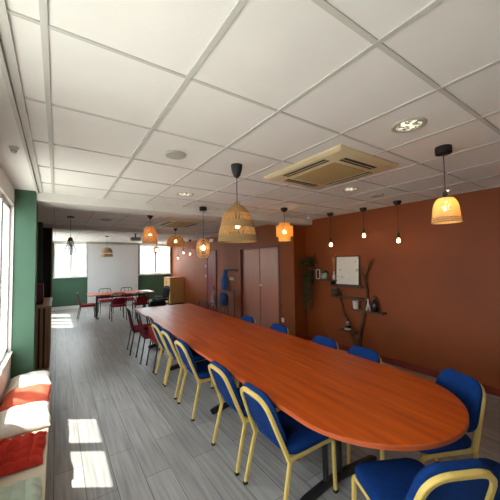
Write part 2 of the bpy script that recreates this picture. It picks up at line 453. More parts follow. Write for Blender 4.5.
def window_y(name, x0, x1, z0, z1):
    y0, y1 = YF - .01, YF + .06; f = MB(); fw = .06
    f.box(x0, x0 + fw, y0, y1, z0, z1, .004).box(x1 - fw, x1, y0, y1, z0, z1, .004)
    f.box(x0 + fw, x1 - fw, y0, y1, z0, z0 + fw, .004).box(x0 + fw, x1 - fw, y0, y1, z1 - fw, z1, .004)
    xm = (x0 + x1) / 2
    f.box(xm - .05, xm + .05, y0, y1, z0 + fw, z1 - fw, .004)
    f.box(x0 - .02, x1 + .02, y0 - .06, y0 + .01, z0 - .035, z0, .004)
    root = structure(f.build(name, M['window_frame'], smooth=False))
    for a, b in ((x0 + fw, xm - .05), (xm + .05, x1 - fw)):
        MB().box(a - .005, b + .005, YF + .022, YF + .028, z0 + .05, z1 - .05).build('pane', M['glass'], root, smooth=False)
window_y('window_5', -.10, .99, 1.22, 2.52)
window_y('window_6', 2.93, 4.33, 1.22, 2.52)

# outside
structure(MB().box(-30, 30, -20, 60, -.6, -.5).build('ground', M['paving'], smooth=False))
b_root = tag(empty('building', (2.5, 24, -.5)), 'pale rendered building with grey eave seen through the far windows', 'building')
MB().box(-16, 16, 0, 6, 0, 3.5).build('wall', M['building'], b_root, smooth=False)
MB().box(-16.4, 16.4, -.5, 6.4, 3.5, 3.8, .02).build('eave', M['roof_grey'], b_root, smooth=False)

# doors
d = structure(MB().box(XD - .012, XD + .16, 4.955, 5.005, 0, 2.085, .004).box(XD - .012, XD + .16, 6.595, 6.645, 0, 2.085, .004).box(XD - .012, XD + .16, 5.005, 6.595, 2.035, 2.085, .004).build('door_1', M['door_frame'], smooth=False))
for y0, y1 in ((5.008, 5.798), (5.802, 6.592)):
    leaf = MB().box(XD + .06, XD + .10, y0, y1, .008, 2.032, .003).build('door_leaf', M['door'], d, smooth=False)
    if y0 < 5.5:
        hb = MB(); hb.box(XD + .052, XD + .06, 5.738, 5.768, 1.07, 1.15, .004)
        hb.tube([(XD + .055, 5.753, 1.12), (XD + .005, 5.753, 1.12), (XD + .005, 5.64, 1.12)], .010)
        hb.build('door_handle', M['steel'], leaf)
        MB().box(XD + .052, XD + .06, 5.785, 5.80, .01, 2.03).build('astragal', M['door_frame'], leaf, smooth=False)
d2 = structure(MB().box(XP - .03, XP, 8.47, 8.55, 0, 2.1, .004).box(XP - .03, XP, 9.14, 9.22, 0, 2.1, .004).box(XP - .03, XP, 8.55, 9.14, 2.04, 2.1, .004).build('door_2', M['red_door'], smooth=False))
MB().box(XP - .018, XP, 8.552, 9.138, .005, 2.038, .003).build('door_leaf', M['red_door'], d2, smooth=False)

# ------------------------------------------------------------------ conference table
TA = math.radians(-1.5)
tab = tag(empty('conference_table', (1.905, 3.54, 0), TA), 'long orange cherry wood conference table with one rounded end', 'table')
hw, hl, a_ = .62, 2.86, .60
def top_outline(o=0.0):
    pts = []
    n = 40
    for i in range(n + 1):
        t = PI + PI * i / n
        pts.append(((hw + o) * math.cos(t), -hl + a_ + (a_ + o) * math.sin(t)))
    r = .05
    for cx, a0 in ((hw - r, 0), (-hw + r, 90)):
        for i in range(7):
            t = math.radians(a0 + 15 * i)
            pts.append((cx + (r + o) * math.cos(t), hl - r + (r + o) * math.sin(t)))
    return pts
MB().prism(top_outline(-.003), .716, .745, .002).build('tabletop', M['table'], tab)
eb = MB(); oo, oi = top_outline(0), top_outline(-.0035)
LA = [eb.loop([(p[0], p[1], z) for p in o]) for o, z in ((oi, .7435), (oo, .742), (oo, .718), (oi, .7165))]
for x_, y_ in zip(LA, LA[1:]): eb.bridge(x_, y_)
eb.bridge(LA[-1], LA[0])
eb.build('edge_band', M['table_edge'], tab)
MB().box(-.003, .003, -1.72, -.88, .7449, .7455).build('joint_line', M['seam'], tab, smooth=False)
for ly in (-2.06, -.60, .95, 2.35):
    pd = MB()
    for lx in (-.20, -.05):
        pd.tube([(lx, ly, .05), (lx, ly, .70)], .021, 14)
    pd.tube(fillet([(-.44, ly, .012), (-.40, ly, .03), (-.2, ly, .06), (.0, ly, .06), (.34, ly, .03), (.38, ly, .012)], .05), (.032, .02), sq=True)
    pd.box(-.42, .40, ly - .03, ly + .03, .695, .717, .004)
    pd.build('pedestal', M['black_metal'], tab)

# ------------------------------------------------------------------ blue banquet chair
def blue_chair():
    r = empty('banquet_chair')
    # seat cushion
    base = rrect(.43, .43, .075, 6, 0, .0)
    sl = []
    for z, ins in ((.400, .012), (.408, .0), (.438, -.006), (.452, .002), (.461, .018), (.466, .05), (.468, .11)):
        sl.append([(p[0], p[1], z) for p in rrect(.43 - 2 * ins, .43 - 2 * ins, max(.02, .075 - ins * .5), 6)])
    MB().loft(sl).build('seat', M['blue'], r)
    tilt = math.atan2(.165, .415)
    A = Matrix.Translation((0, -.205, .385)) @ Matrix.Rotation(tilt, 4, 'X')
    # backrest pad in local x (width), z (height), y thickness
    loops = []
    for y, ins in ((-.010, .03), (-.008, .022), (.012, .0), (.030, -.002), (.043, .008), (.050, .03), (.052, .07)):
        loops.append([A @ Vector((p[0] * (1.04 - .50 * max(0, p[1] - .08)), y, p[1])) for p in rrect(.395 - 2 * ins, .375 - 2 * ins, max(.02, .095 - ins * .6), 7, 0, .262)])
    MB().loft(loops).build('backrest', M['blue'], r)
    # back frame: inverted U of flat oval tube
    u = fillet([(-.205, 0, .0), (-.158, 0, .43), (.158, 0, .43), (.205, 0, 0)], .105, 8)
    MB().tube([A @ (v + Vector((0, -.010, 0))) for v in u], (.0145, .0135), sq=True).build('back_frame', M['gold'], r)
    for s in (-1, 1):
        rail = fillet([(s * .205, -.215, .382), (s * .205, .12, .392), (s * .205, .195, .385)], .05)
        MB().tube(rail, (.011, .0145), sq=True).build('side_rail', M['gold'], r)
        fl = MB().tube(fillet([(s * .205, .185, .388), (s * .205, .205, .36), (s * .208, .215, .012)], .03), (.0115, .0125), sq=True).build('leg', M['gold'], r)
        MB().box(s * .208 - .0135, s * .208 + .0135, .2, .23, 0, .022, .003).build('foot_glide', M['rubber'], fl)
        rl = MB().tube(fillet([(s * .205, -.203, .392), (s * .212, -.235, .27), (s * .222, -.295, .012)], .06), (.0115, .0125), sq=True).build('leg', M['gold'], r)
        MB().box(s * .222 - .0135, s * .222 + .0135, -.312, -.281, 0, .022, .003).build('foot_glide', M['rubber'], rl)
    for y in (.16, -.19): MB().box(-.20, .20, y, y + .02, .383, .400).build('seat_frame', M['gold'], r)
    return r
G = 'blue banquet chairs round the long table'
bc = blue_chair(); first = [True]
def put_blue(x, y, rz, label):
    o = bc if first[0] else copy_tree(bc); first[0] = False
    o.location = (x, y, 0); o.rotation_euler = (0, 0, rz)
    return tag(o, label, 'chair', G)
E_ = -PI / 2     # facing +x
W_ = PI / 2      # facing -x
put_blue(1.500, 1.66, E_ - .03, 'blue gold framed banquet chair on window side, nearest the camera of that row')
put_blue(1.510, 2.22, E_ - .03, 'blue gold framed banquet chair on window side, second from the rounded table end')
put_blue(1.525, 3.16, E_ - .02, 'blue gold framed banquet chair on window side, middle of the five, after the gap')
put_blue(1.540, 3.74, E_ - .02, 'blue gold framed banquet chair on window side, fourth from the rounded table end')
put_blue(1.555, 4.24, E_ - .02, 'blue gold framed banquet chair on window side, beside the red tube chairs')
put_blue(2.22, 1.76, W_, 'blue banquet chair on rust wall side under the driftwood shelf, back just above table')
put_blue(2.23, 2.27, W_, 'blue banquet chair on rust wall side, below the hanging plant shelf and left of driftwood')
put_blue(2.24, 3.10, W_, 'blue banquet chair on far table side in front of white wall socket')
put_blue(2.25, 3.90, W_, 'blue banquet chair on far table side in front of double doors')
put_blue(2.275, 1.08, math.radians(66), 'blue banquet chair at right of the rounded table end, gold edge by the wall')
put_blue(1.60, .86, math.radians(-27), 'blue banquet chair at rounded table end seen from behind at the bottom edge')
put_blue(2.02, .52, math.radians(-2), 'blue banquet chair seat cut off by the bottom right corner')

# ------------------------------------------------------------------ red tube chair
def tube_chair(seat_m, pad_m, full_back):
    r = empty('tube_chair')
    base = rrect(.41, .41, .07, 6)
    MB().loft([[(p[0], p[1], z) for p in rrect(.41 - 2 * i, .41 - 2 * i, max(.02, .07 - i * .5), 6)] for z, i in ((.415, .01), (.42, 0), (.445, -.004), (.46, .006), (.468, .03), (.47, .1))]).build('seat', seat_m, r)
    tl = math.radians(11)
    A = Matrix.Translation((0, -.20, .43)) @ Matrix.Rotation(tl, 4, 'X')
    hoop = fillet([(-.2, 0, -.03), (-.19, 0, .2), (-.185, 0, .40), (.185, 0, .40), (.19, 0, .2), (.2, 0, -.03)], .10, 7)
    MB().tube([A @ v for v in hoop], .0115, 10).build('back_hoop', M['black_metal'], r)
    zt, h = (.245, .29) if full_back else (.15, .20)
    po = rrect(.345, h, .05, 5, 0, zt - .0)
    MB().loft([[A @ Vector((p[0], y, p[1])) for p in offset(po, i)] for y, i in ((-.014, .03), (-.012, .01), (0, 0), (.014, .004), (.022, .03))]).build('back_pad', pad_m, r)
    if not full_back:
        sp = MB()
        for sx in (-.07, .07): sp.tube([A @ Vector((sx, 0, .24)), A @ Vector((sx, 0, .395))], .006, 8)
        sp.build('spindle', M['black_metal'], r)
    for s in (-1, 1):
        l = MB().tube([(s * .19, .185, .418), (s * .2, .215, .012)], .011, 10).build('leg', M['black_metal'], r)
        MB().lathe([(.014, 0), (.014, .02)], 10, (s * .2, .2155), True, True).build('foot_glide', M['rubber'], l)
        l = MB().tube([A @ Vector((s * .2, 0, -.03)), (s * .205, -.265, .012)], .011, 10).build('leg', M['black_metal'], r)
        MB().lathe([(.014, 0), (.014, .02)], 10, (s * .205, -.2655), True, True).build('foot_glide', M['rubber'], l)
    fr = MB().tube(fillet([(-.19, -.2, .41), (-.19, .19, .41), (.19, .19, .41), (.19, -.2, .41)], .05), .010, 8)
    fr.tube([(-.19, -.198, .41), (.19, -.198, .41)], .010, 8)
    fr.build('seat_frame', M['black_metal'], r)
    return r
rc = tube_chair(M['red'], M['red'], False)
bk = tube_chair(M['black_fabric'], M['black_fabric'], True)
used = {}
def put_tube(proto, x, y, rz, label, group):
    o = copy_tree(proto) if used.get(proto.name) else proto
    used[proto.name] = True
    o.location = (x, y, 0); o.rotation_euler = (0, 0, rz)
    return tag(o, label, 'chair', group)
G2 = 'red seated tube chairs at the long table'
put_tube(rc, 1.52, 4.76, E_, 'dark red black tube chair on window side next to the last blue chair', G2)
put_tube(rc, 1.46, 5.27, E_ - .05, 'dark red black tube chair on window side, middle of the three red ones', G2)
put_tube(rc, 1.42, 5.86, E_ - .08, 'dark red black tube chair on window side at the far table corner', G2)
put_tube(rc, 2.46, 4.98, W_, 'black hoop backed tube chair across the table, nearest the coat hooks', G2)
put_tube(rc, 2.48, 5.50, W_, 'black hoop backed tube chair across the table, middle of the hoop trio', G2)
put_tube(rc, 2.50, 6.02, W_, 'black hoop backed tube chair across the table, farthest of the hoop trio', G2)
put_tube(bk, 1.94, 6.42, PI, 'black padded chair at the far straight end of the long table', 'black padded chairs')
G3 = 'red seated tube chairs at the far table'
put_tube(rc, .80, 10.15, E_, 'red seated tube chair at the window end of the far table', G3)
put_tube(rc, 1.42, 11.02, PI, 'hoop backed tube chair behind the far table, left of the pair before the screen', G3)
put_tube(rc, 2.13, 11.02, PI, 'hoop backed tube chair behind the far table, right of the pair before the screen', G3)
put_tube(rc, 1.56, 9.55, 0, 'red seated tube chair on the near side of the far table, left of two', G3)
put_tube(rc, 2.22, 9.52, 0, 'red seated tube chair on the near side of the far table, right of two', G3)
put_tube(bk, 2.98, 10.0, W_ + .3, 'black padded chair at the right end of the far table', 'black padded chairs')
put_tube(bk, 3.22, 10.75, W_ + .2, 'black padded chair between the far table and the beech cabinet', 'black padded chairs')

# far table
ft = tag(empty('meeting_table', (1.78, 10.25, 0), .0), 'reddish wood meeting table on black legs before the projection screen', 'table')
MB().prism(rrect(1.96, .82, .06), .718, .745, .003).build('tabletop', M['table'], ft)
for lx in (-.72, .72):
    q = MB().tube([(lx, -.1, .04), (lx, -.1, .71)], .02, 12).tube([(lx, .1, .04), (lx, .1, .71)], .02, 12)
    q.tube([(lx, -.34, .018), (lx, .34, .018)], (.022, .018), sq=True).box(lx - .03, lx + .03, -.33, .33, .70, .719)
    q.build('leg_frame', M['black_metal'], ft)
MB().box(-.72, .72, -.012, .012, .60, .66).build('stretcher', M['black_metal'], ft, smooth=False)

# ------------------------------------------------------------------ bench and cushions
bn = tag(empty('window_bench', (-.23, 1.2, 0)), 'low wooden window bench under the sill carrying seat cushions', 'bench')
MB().box(-.185, .19, -2.7, 3.04, .36, .405, .006).build('bench_seat', M['bench_top'], bn, smooth=False)
MB().box(-.18, .168, -2.69, 3.03, 0, .36).build('bench_front', M['bench_wood'], bn, smooth=False)

def cushion(name, cx, cy, w, d, t, m, label, tuft=0, rz=0, tx=0, ty=0, seed=1):
    rnd = random.Random(seed)
    n = 44; bm = bmesh.new(); ph = [rnd.uniform(0, 6.28) for _ in range(6)]
    def hgt(u, v):
        e = max(0, (1 - abs(u) ** 3.2)) ** .45 * max(0, (1 - abs(v) ** 3.2)) ** .45
        z = e
        if tuft:
            fu = abs(math.sin((u + 1) * .5 * PI * tuft)); fv = abs(math.sin((v + 1) * .5 * PI * tuft))
            z *= .30 + .70 * (fu * fv) ** .4
        z += .05 * math.sin(5 * u + ph[0]) * math.sin(4 * v + ph[1]) * e + .035 * math.sin(11 * u + 3 * v + ph[2]) * e
        return z
    def P(i, j, top):
        u = -1 + 2 * i / n; v = -1 + 2 * j / n
        wob = 1 + .02 * math.sin(6 * v + ph[3]) ; wob2 = 1 + .02 * math.sin(6 * u + ph[4])
        pinch = 1 - .04 * (1 - abs(v)) * 0
        z = t * hgt(u, v) if top else -.0
        if not top: z = 0.004 * (1 - abs(u)) + .0
        return (u * w / 2 * wob, v * d / 2 * wob2, z if top else min(.012, .012 * (abs(u) ** 6 + abs(v) ** 6)))
    T = [[bm.verts.new(P(i, j, True)) for j in range(n + 1)] for i in range(n + 1)]
    B = [[bm.verts.new(P(i, j, False)) for j in range(n + 1)] for i in range(n + 1)]
    for row in T:
        for v in row: v.co.z = max(v.co.z, .013)
    for i in range(n):
        for j in range(n):
            bm.faces.new((T[i][j], T[i + 1][j], T[i + 1][j + 1], T[i][j + 1]))
            bm.faces.new((B[i][j], B[i][j + 1], B[i + 1][j + 1], B[i + 1][j]))
    rim = [(i, 0) for i in range(n)] + [(n, j) for j in range(n)] + [(i, n) for i in range(n, 0, -1)] + [(0, j) for j in range(n, 0, -1)]
    for a, b in zip(rim, rim[1:] + rim[:1]):
        bm.faces.new((B[a[0]][a[1]], B[b[0]][b[1]], T[b[0]][b[1]], T[a[0]][a[1]]))
    mb = MB(); mb.bm.free(); mb.bm = bm
    o = mb.build(name, m, angle=80)
    o.location = (cx, cy, .405 + abs(tx) * d * .5); o.rotation_euler = (tx, ty, rz)
    return tag(o, label, 'cushion', 'seat cushions along the window bench')
cushion('seat_cushion', -.225, 4.00, .36, .44, .075, M['cush_white'], 'off white cushion at the far end of the bench beside the green column', 0, .04, 0, 0, 1)
cushion('seat_cushion', -.225, 3.535, .37, .44, .08, M['cush_coral'], 'coral cushion between the two off white cushions', 0, -.03, 0, 0, 2)
cushion('seat_cushion', -.22, 3.05, .37, .48, .085, M['cush_white'], 'off white cushion between the coral and the tufted red cushion', 0, .05, 0, 0, 3)
cushion('seat_cushion', -.235, 2.54, .36, .44, .07, M['cush_red'], 'brick red tufted square cushion on the bench', 5, -.04, 0, 0, 4)
cushion('seat_cushion', -.24, 1.96, .37, .47, .07, M['cush_green'], 'pale green tufted cushion in the bottom left corner', 5, .02, 0, 0, 5)

# ------------------------------------------------------------------ slatted counter beyond the column
sc = tag(empty('slatted_counter', (-.24, 6.45, 0)), 'brown slat fronted counter with walnut top beyond the green column', 'counter')
s = MB()
for i in range(5): s.box(-.175 + i * .066, -.175 + i * .066 + .036, -.64, -.60, .0, .98)
for i in range(18): s.box(.13, .155, -.60 + i * .08, -.60 + i * .08 + .045, 0, .98)
s.build('slats', M['slat_wood'], sc, smooth=False)
MB().box(-.17, .13, -.599, .82, 0, .979).build('carcass', M['dark_slat'], sc, smooth=False)
MB().box(-.178, .175, -.67, .835, .98, 1.015, .004).build('counter_top', M['counter'], sc, smooth=False)
so_ = tag(empty('slatted_screen', (-.17, 7.52, 0)), 'tall dark slatted screen rising to the second beam behind the counter', 'screen')
for i, x in enumerate((-.075, -.035, .005, .045)):
    MB().box(x - .013, x + .013, -.03, .03, 0, 2.488).build('slat', M['dark_slat'], so_, smooth=False)
MB().box(-.085, .062, .031, .05, 0, 2.488).build('back_panel', M['black_metal'], so_, smooth=False)
MB().box(.062, .082, -.035, .05, 0, 2.488).build('edge_post', M['slat_wood'], so_, smooth=False)
structure(MB().box(XW - .02, -.262, 7.3, 7.598, 0, H).build('wall_left_pilaster', M['green'], smooth=False))
t = MB().box(-.36, -.19, 6.12, 6.36, 1.0155, 1.36, .01)
bx = tag(t.build('storage_box', M['red_box'], smooth=False), 'dark red box on the counter by the green wall', 'box')
t = MB().lathe([(.03, 1.0155), (.032, 1.02), (.008, 1.03), (.007, 1.10), (.03, 1.13), (.036, 1.18), (.032, 1.23)], 16, (-.33, 5.98), True)
tag(t.build('goblet', M['glass']), 'small clear goblet on the counter in front of the red box', 'glass')

# ------------------------------------------------------------------ pendant lamps
def canopy(r, kind, z0=0.0):
    b = MB()
    if kind == 'cup': b.lathe([(.052, z0), (.052, -.012), (.047, -.05), (.034, -.095), (.014, -.118), (.005, -.12)], 24, (0, 0), True, True)
    elif kind == 'cone': b.lathe([(.055, z0), (.055, -.01), (.012, -.07), (.004, -.072)], 20, (0, 0), True, True)
    elif kind == 'tri': b.lathe([(.056, z0), (.058, -.025), (.038, -.06), (.01, -.066)], 24, (0, 0), True, True)
    elif kind == 'drum': b.lathe([(.056, z0), (.058, -.006), (.058, -.052), (.052, -.058)], 28, (0, 0), True, True)
    else: b.lathe([(.06, z0), (.06, -.02), (.05, -.026)], 20, (0, 0), True, True)
    return b.build('ceiling_cup', M['black_plastic'], r)
def cord(r, z1, z0=-.02, m=None): MB().tube([(0, 0, z0), (0, 0, z1)], .0038, 8).build('cord', m or M['black_plastic'], r)
def socket(r, z, h=.06, rad=.02): return MB().lathe([(.008, z + h), (rad, z + h - .01), (rad, z), (rad - .005, z - .002)], 16, (0, 0), True, True).build('lamp_holder', M['black_plastic'], r)
def bulb(r, z, rad=.03, m=None):
    return MB().lathe([(.012, z), (.014, z - .012), (rad * .75, z - rad * .8), (rad, z - rad * 1.5), (rad * .9, z - rad * 2.05), (rad * .55, z - rad * 2.42), (.002, z - rad * 2.55)], 18, (0, 0), True, True).build('bulb', m or M['bulb'], r)
def shell(prof, th=.004, n=48):
    b = MB(); inner = [(max(.001, q[0] - th), q[1]) for q in prof]
    b.lathe(prof + inner[::-1], n)
    # close rim between the last and the first ring
    return b
def spline(cs, n=8):
    out = []
    for i in range(len(cs) - 1):
        p0 = cs[max(0, i - 1)]; p1 = cs[i]; p2 = cs[i + 1]; p3 = cs[min(len(cs) - 1, i + 2)]
        for k_ in range(n):
            t = k_ / n
            out.append(tuple(.5 * (2 * p1[j] + (p2[j] - p0[j]) * t + (2 * p0[j] - 5 * p1[j] + 4 * p2[j] - p3[j]) * t * t + (3 * p1[j] - p0[j] - 3 * p2[j] + p3[j]) * t ** 3) for j in range(2)))
    out.append(cs[-1]); return out

# big straw bell
L1 = tag(empty('pendant_lamp', (1.35, 2.19, H)), 'large straw bell pendant with banded weave hanging over the long table', 'lamp')
canopy(L1, 'cup'); cord(L1, -.40)
pr = spline([(.018, -.362), (.055, -.385), (.10, -.43), (.135, -.50), (.155, -.58), (.168, -.65), (.173, -.705)], 10)
def seg(za, zb): return [q for q in pr if zb - 1e-6 <= q[1] <= za + 1e-6]
def rad_at(z):
    for a, b in zip(pr, pr[1:]):
        if b[1] <= z <= a[1]: return a[0] + (b[0] - a[0]) * (z - a[1]) / (b[1] - a[1])
    return pr[-1][0]
def band(za, zb, n=9): return [(rad_at(za + (zb - za) * i / n), za + (zb - za) * i / n) for i in range(n + 1)]
for za, zb in ((-.363, -.448), (-.515, -.580), (-.645, -.704)):
    bb = shell(band(za, zb), .006)
    z = za - .006
    while z > zb:           # rope rows of the weave
        rr = rad_at(z); bb.tube([(rr * math.cos(i * PI / 20), rr * math.sin(i * PI / 20), z) for i in range(40)], .0042, 5, closed=True); z -= .011
    bb.build('woven_band', M['straw'], L1)
for za, zb in ((-.445, -.518), (-.577, -.648)):
    bb = MB()
    for i in range(84):
        a = 2 * PI * (i + random.uniform(-.25, .25)) / 84; a2 = a + random.uniform(-.05, .05)
        r0, rm, r1 = rad_at(za), rad_at((za + zb) / 2), rad_at(zb); am = (a + a2) / 2
        bb.tube([(r0 * math.cos(a), r0 * math.sin(a), za), (rm * math.cos(am), rm * math.sin(am), (za + zb) / 2), (r1 * math.cos(a2), r1 * math.sin(a2), zb)], .0036, 5)
    bb.build('open_strands', M['straw_strand'], L1)
tuft_ = MB()
for i in range(14):
    a = 2 * PI * i / 14; tuft_.tube([(.014 * math.cos(a), .014 * math.sin(a), -.372), (.03 * math.cos(a + .3), .03 * math.sin(a + .3), -.345 + .012 * math.sin(i * 2))], .002, 5)
tuft_.build('straw_tuft', M['straw'], L1)
socket(L1, -.50, .09); bulb(L1, -.52, .024)

# amber stepped drum
L2 = tag(empty('pendant_lamp', (3.11, 3.56, H)), 'amber glowing pendant of three stepped bamboo drums', 'lamp')
canopy(L2, 'tri'); cord(L2, -.30)
for i, (r_, za, zb) in enumerate(((.092, -.252, -.345), (.138, -.30, -.475), (.098, -.43, -.548))):
    bb = MB(); n = 64
    for k_ in range(n):
        a = 2 * PI * k_ / n; w = 2 * PI / n * .86
        for (aa) in (a,):
            q = [(r_ * math.cos(aa), r_ * math.sin(aa)), (r_ * math.cos(aa + w), r_ * math.sin(aa + w)), ((r_ - .003) * math.cos(aa + w), (r_ - .003) * math.sin(aa + w)), ((r_ - .003) * math.cos(aa), (r_ - .003) * math.sin(aa))]
            bb.loft([[(x, y, zb) for x, y in q], [(x, y, za) for x, y in q]])
    for z in (za - .004, zb + .004): bb.tube([(r_ * math.cos(j * PI / 24), r_ * math.sin(j * PI / 24), z) for j in range(48)], .004, 6, closed=True)
    bb.build('bamboo_drum', M['amber'], L2)
sp_ = MB()
for i in range(3):
    a = 2 * PI * i / 3; sp_.tube([(0, 0, -.29), (.088 * math.cos(a), .088 * math.sin(a), -.26)], .003, 6)
sp_.build('hanger', M['black_plastic'], L2)
socket(L2, -.36, .07); bulb(L2, -.36, .034, M['bulb_hot'])

# near straw dome
L3 = tag(empty('pendant_lamp', (2.52, .97, H)), 'glowing straw dome pendant at the right, nearest the camera', 'lamp')
canopy(L3, 'drum'); cord(L3, -.36)
pr3 = spline([(.016, -.405), (.05, -.410), (.070, -.432), (.085, -.47), (.092, -.52), (.095, -.565), (.098, -.60)], 8)
shell(pr3, .003).build('lamp_shade', M['straw_dome'], L3)
rim = MB()
for z, r_ in ((-.567, .096), (-.598, .099), (-.582, .097)): rim.tube([(r_ * math.cos(j * PI / 24), r_ * math.sin(j * PI / 24), z) for j in range(48)], .004, 6, closed=True)
rim.build('rim', M['rattan'], L3)
socket(L3, -.425, .075, .017); bulb(L3, -.43, .03)

# oval rattan cage
L4 = tag(empty('pendant_lamp', (1.92, 4.15, H)), 'tall oval rattan cage pendant by the red door', 'lamp')
canopy(L4, 'drum'); cord(L4, -.52)
pr4 = spline([(.03, -.512), (.07, -.53), (.095, -.575), (.103, -.64), (.103, -.70), (.095, -.76), (.07, -.80), (.045, -.813)], 6)
bb = MB()
for i in range(30):
    a = 2 * PI * i / 30; bb.tube([(q[0] * math.cos(a), q[0] * math.sin(a), q[1]) for q in pr4[::2] + [pr4[-1]]], .0036, 5)
for z, r_ in ((-.512, .03), (-.575, .096), (-.64, .104), (-.70, .104), (-.76, .096), (-.813, .045)):
    bb.tube([(r_ * math.cos(j * PI / 16), r_ * math.sin(j * PI / 16), z) for j in range(32)], .0042, 5, closed=True)
bb.build('rattan_cage', M['rattan'], L4)
bb = MB()
for i in range(20):
    a = 2 * PI * i / 20; bb.tube([(.055 * math.cos(a), .055 * math.sin(a), -.545), (.068 * math.cos(a), .068 * math.sin(a), -.66), (.055 * math.cos(a), .055 * math.sin(a), -.775)], .0028, 5)
bb.build('inner_cage', M['rattan'], L4)
socket(L4, -.61, .09, .02); bulb(L4, -.61, .030)

# orange bell over the far end of the table, dome, small globe
L5 = tag(empty('pendant_lamp', (1.42, 5.38, H)), 'orange woven bell pendant over the far end of the long table', 'lamp')
canopy(L5, 'cone'); cord(L5, -.22)
pr5 = spline([(.05, -.20), (.085, -.225), (.108, -.30), (.122, -.40), (.132, -.51)], 8)
shell(pr5, .003).build('lamp_shade', M['orange_weave'], L5); socket(L5, -.31, .08); bulb(L5, -.33, .03)
MB().tube([(.133 * math.cos(j * PI / 20), .133 * math.sin(j * PI / 20), -.51) for j in range(40)], .006, 6, closed=True).build('rim', M['rattan'], L5)
L6 = tag(empty('pendant_lamp', (2.51, 7.1, H)), 'wide low orange woven dome pendant beside the pinkish wall', 'lamp')
canopy(L6, 'cone'); cord(L6, -.20)
pr6 = spline([(.05, -.19), (.12, -.205), (.185, -.26), (.215, -.35), (.215, -.42), (.222, -.46)], 8)
shell(pr6, .003).build('lamp_shade', M['orange_weave'], L6); socket(L6, -.27, .07); bulb(L6, -.29, .035)
MB().tube([(.223 * math.cos(j * PI / 20), .223 * math.sin(j * PI / 20), -.46) for j in range(40)], .007, 6, closed=True).build('rim', M['rattan'], L6)
L7 = tag(empty('pendant_lamp', (2.43, 8.5, H)), 'small round rattan globe pendant before the right far window', 'lamp')
canopy(L7, 'flat'); cord(L7, -.40)
bb = MB()
for i in range(12):
    a = PI * i / 12; bb.tube([(.1 * math.cos(t_) * math.cos(a), .1 * math.cos(t_) * math.sin(a), -.49 + .1 * math.sin(t_)) for t_ in [j * PI / 12 for j in range(24)]], .005, 5, closed=True)
bb.build('rattan_globe', M['rattan'], L7); socket(L7, -.46, .07, .018); bulb(L7, -.46, .028)
# pale wood half dome near the screen
L8 = tag(empty('pendant_lamp', (1.3, 9.98, H)), 'pale wood split dome pendant hanging before the projection screen', 'lamp')
canopy(L8, 'flat'); cord(L8, -.37)
pr8 = spline([(.03, -.36), (.10, -.39), (.15, -.45), (.168, -.53)], 8)
shell(pr8, .005).build('lamp_shade', M['wood_lamp'], L8)
pr8b = [(.168, -.565), (.172, -.60), (.174, -.66)]
shell(pr8b, .005).build('lower_ring', M['wood_lamp'], L8)
st = MB()
for i in range(4):
    a = 2 * PI * i / 4 + .4; st.tube([(.164 * math.cos(a), .164 * math.sin(a), -.52), (.167 * math.cos(a), .167 * math.sin(a), -.57)], .004, 6)
st.build('strut', M['wood_lamp'], L8)
# smoked glass drop lamp by the counter
L9 = tag(empty('pendant_lamp', (.2, 6.19, H)), 'smoked glass drop pendant in a dark wire cage before the left far window', 'lamp')
canopy(L9, 'flat'); cord(L9, -.40)
MB().lathe([(.006, -.385), (.03, -.395), (.042, -.44), (.045, -.46)], 20, (0, 0), True, True).build('cap', M['copper'], L9)
pr9 = spline([(.044, -.45), (.048, -.48), (.064, -.54), (.094, -.60), (.100, -.645), (.078, -.69), (.012, -.712)], 6)
shell(pr9, .002, 24).build('glass_shade', M['smoke'], L9)
bb = MB()
for i in range(10):
    a = 2 * PI * i / 10; bb.tube([((q[0] + .003) * math.cos(a), (q[0] + .003) * math.sin(a), q[1]) for q in pr9[::2] + [pr9[-1]]], .0022, 5)
for q in (pr9[6], pr9[12], pr9[18], pr9[24]): bb.tube([((q[0] + .003) * math.cos(j * PI / 12), (q[0] + .003) * math.sin(j * PI / 12), q[1]) for j in range(24)], .0022, 5, closed=True)
bb.build('wire_cage', M['black_metal'], L9)
MB().sphere((0, 0, -.53), .028, 12).build('bulb', M['white_plastic'], L9)
# bare bulbs
def bare(x, y, zs, zb, label, grp, small=False):
    r = tag(empty('bare_bulb_lamp', (x, y, H)), label, 'lamp', grp)
    canopy(r, 'tri'); cord(r, zs - H + .05)
    socket(r, zs - H - .02, .085, .021); bulb(r, zs - H - .022, .027, M['bulb_small'])
    return r
gb = 'bare bulb pendants along the rust walls'
bare(4.23, 2.27, 2.04, 1.93, 'bare bulb pendant on black cord, rightmost of three above the driftwood shelf', gb)
bare(4.28, 2.88, 2.17, 2.05, 'bare bulb pendant on short black cord, middle of three above the framed print', gb)
bare(4.18, 3.50, 2.05, 1.93, 'bare bulb pendant on black cord above the dried grass vase, left of three', gb)
bare(4.2, 11.58, 1.96, 1.86, 'tiny bare bulb pendant beside the right far window frame, lowest of the far three', gb)
bare(4.2, 10.95, 2.16, 2.09, 'tiny bare bulb pendant above the beech cabinet, middle of the far three', gb)
bare(4.2, 10.28, 2.09, 1.99, 'tiny bare bulb pendant on the pinkish wall, rightmost of the far three', gb)

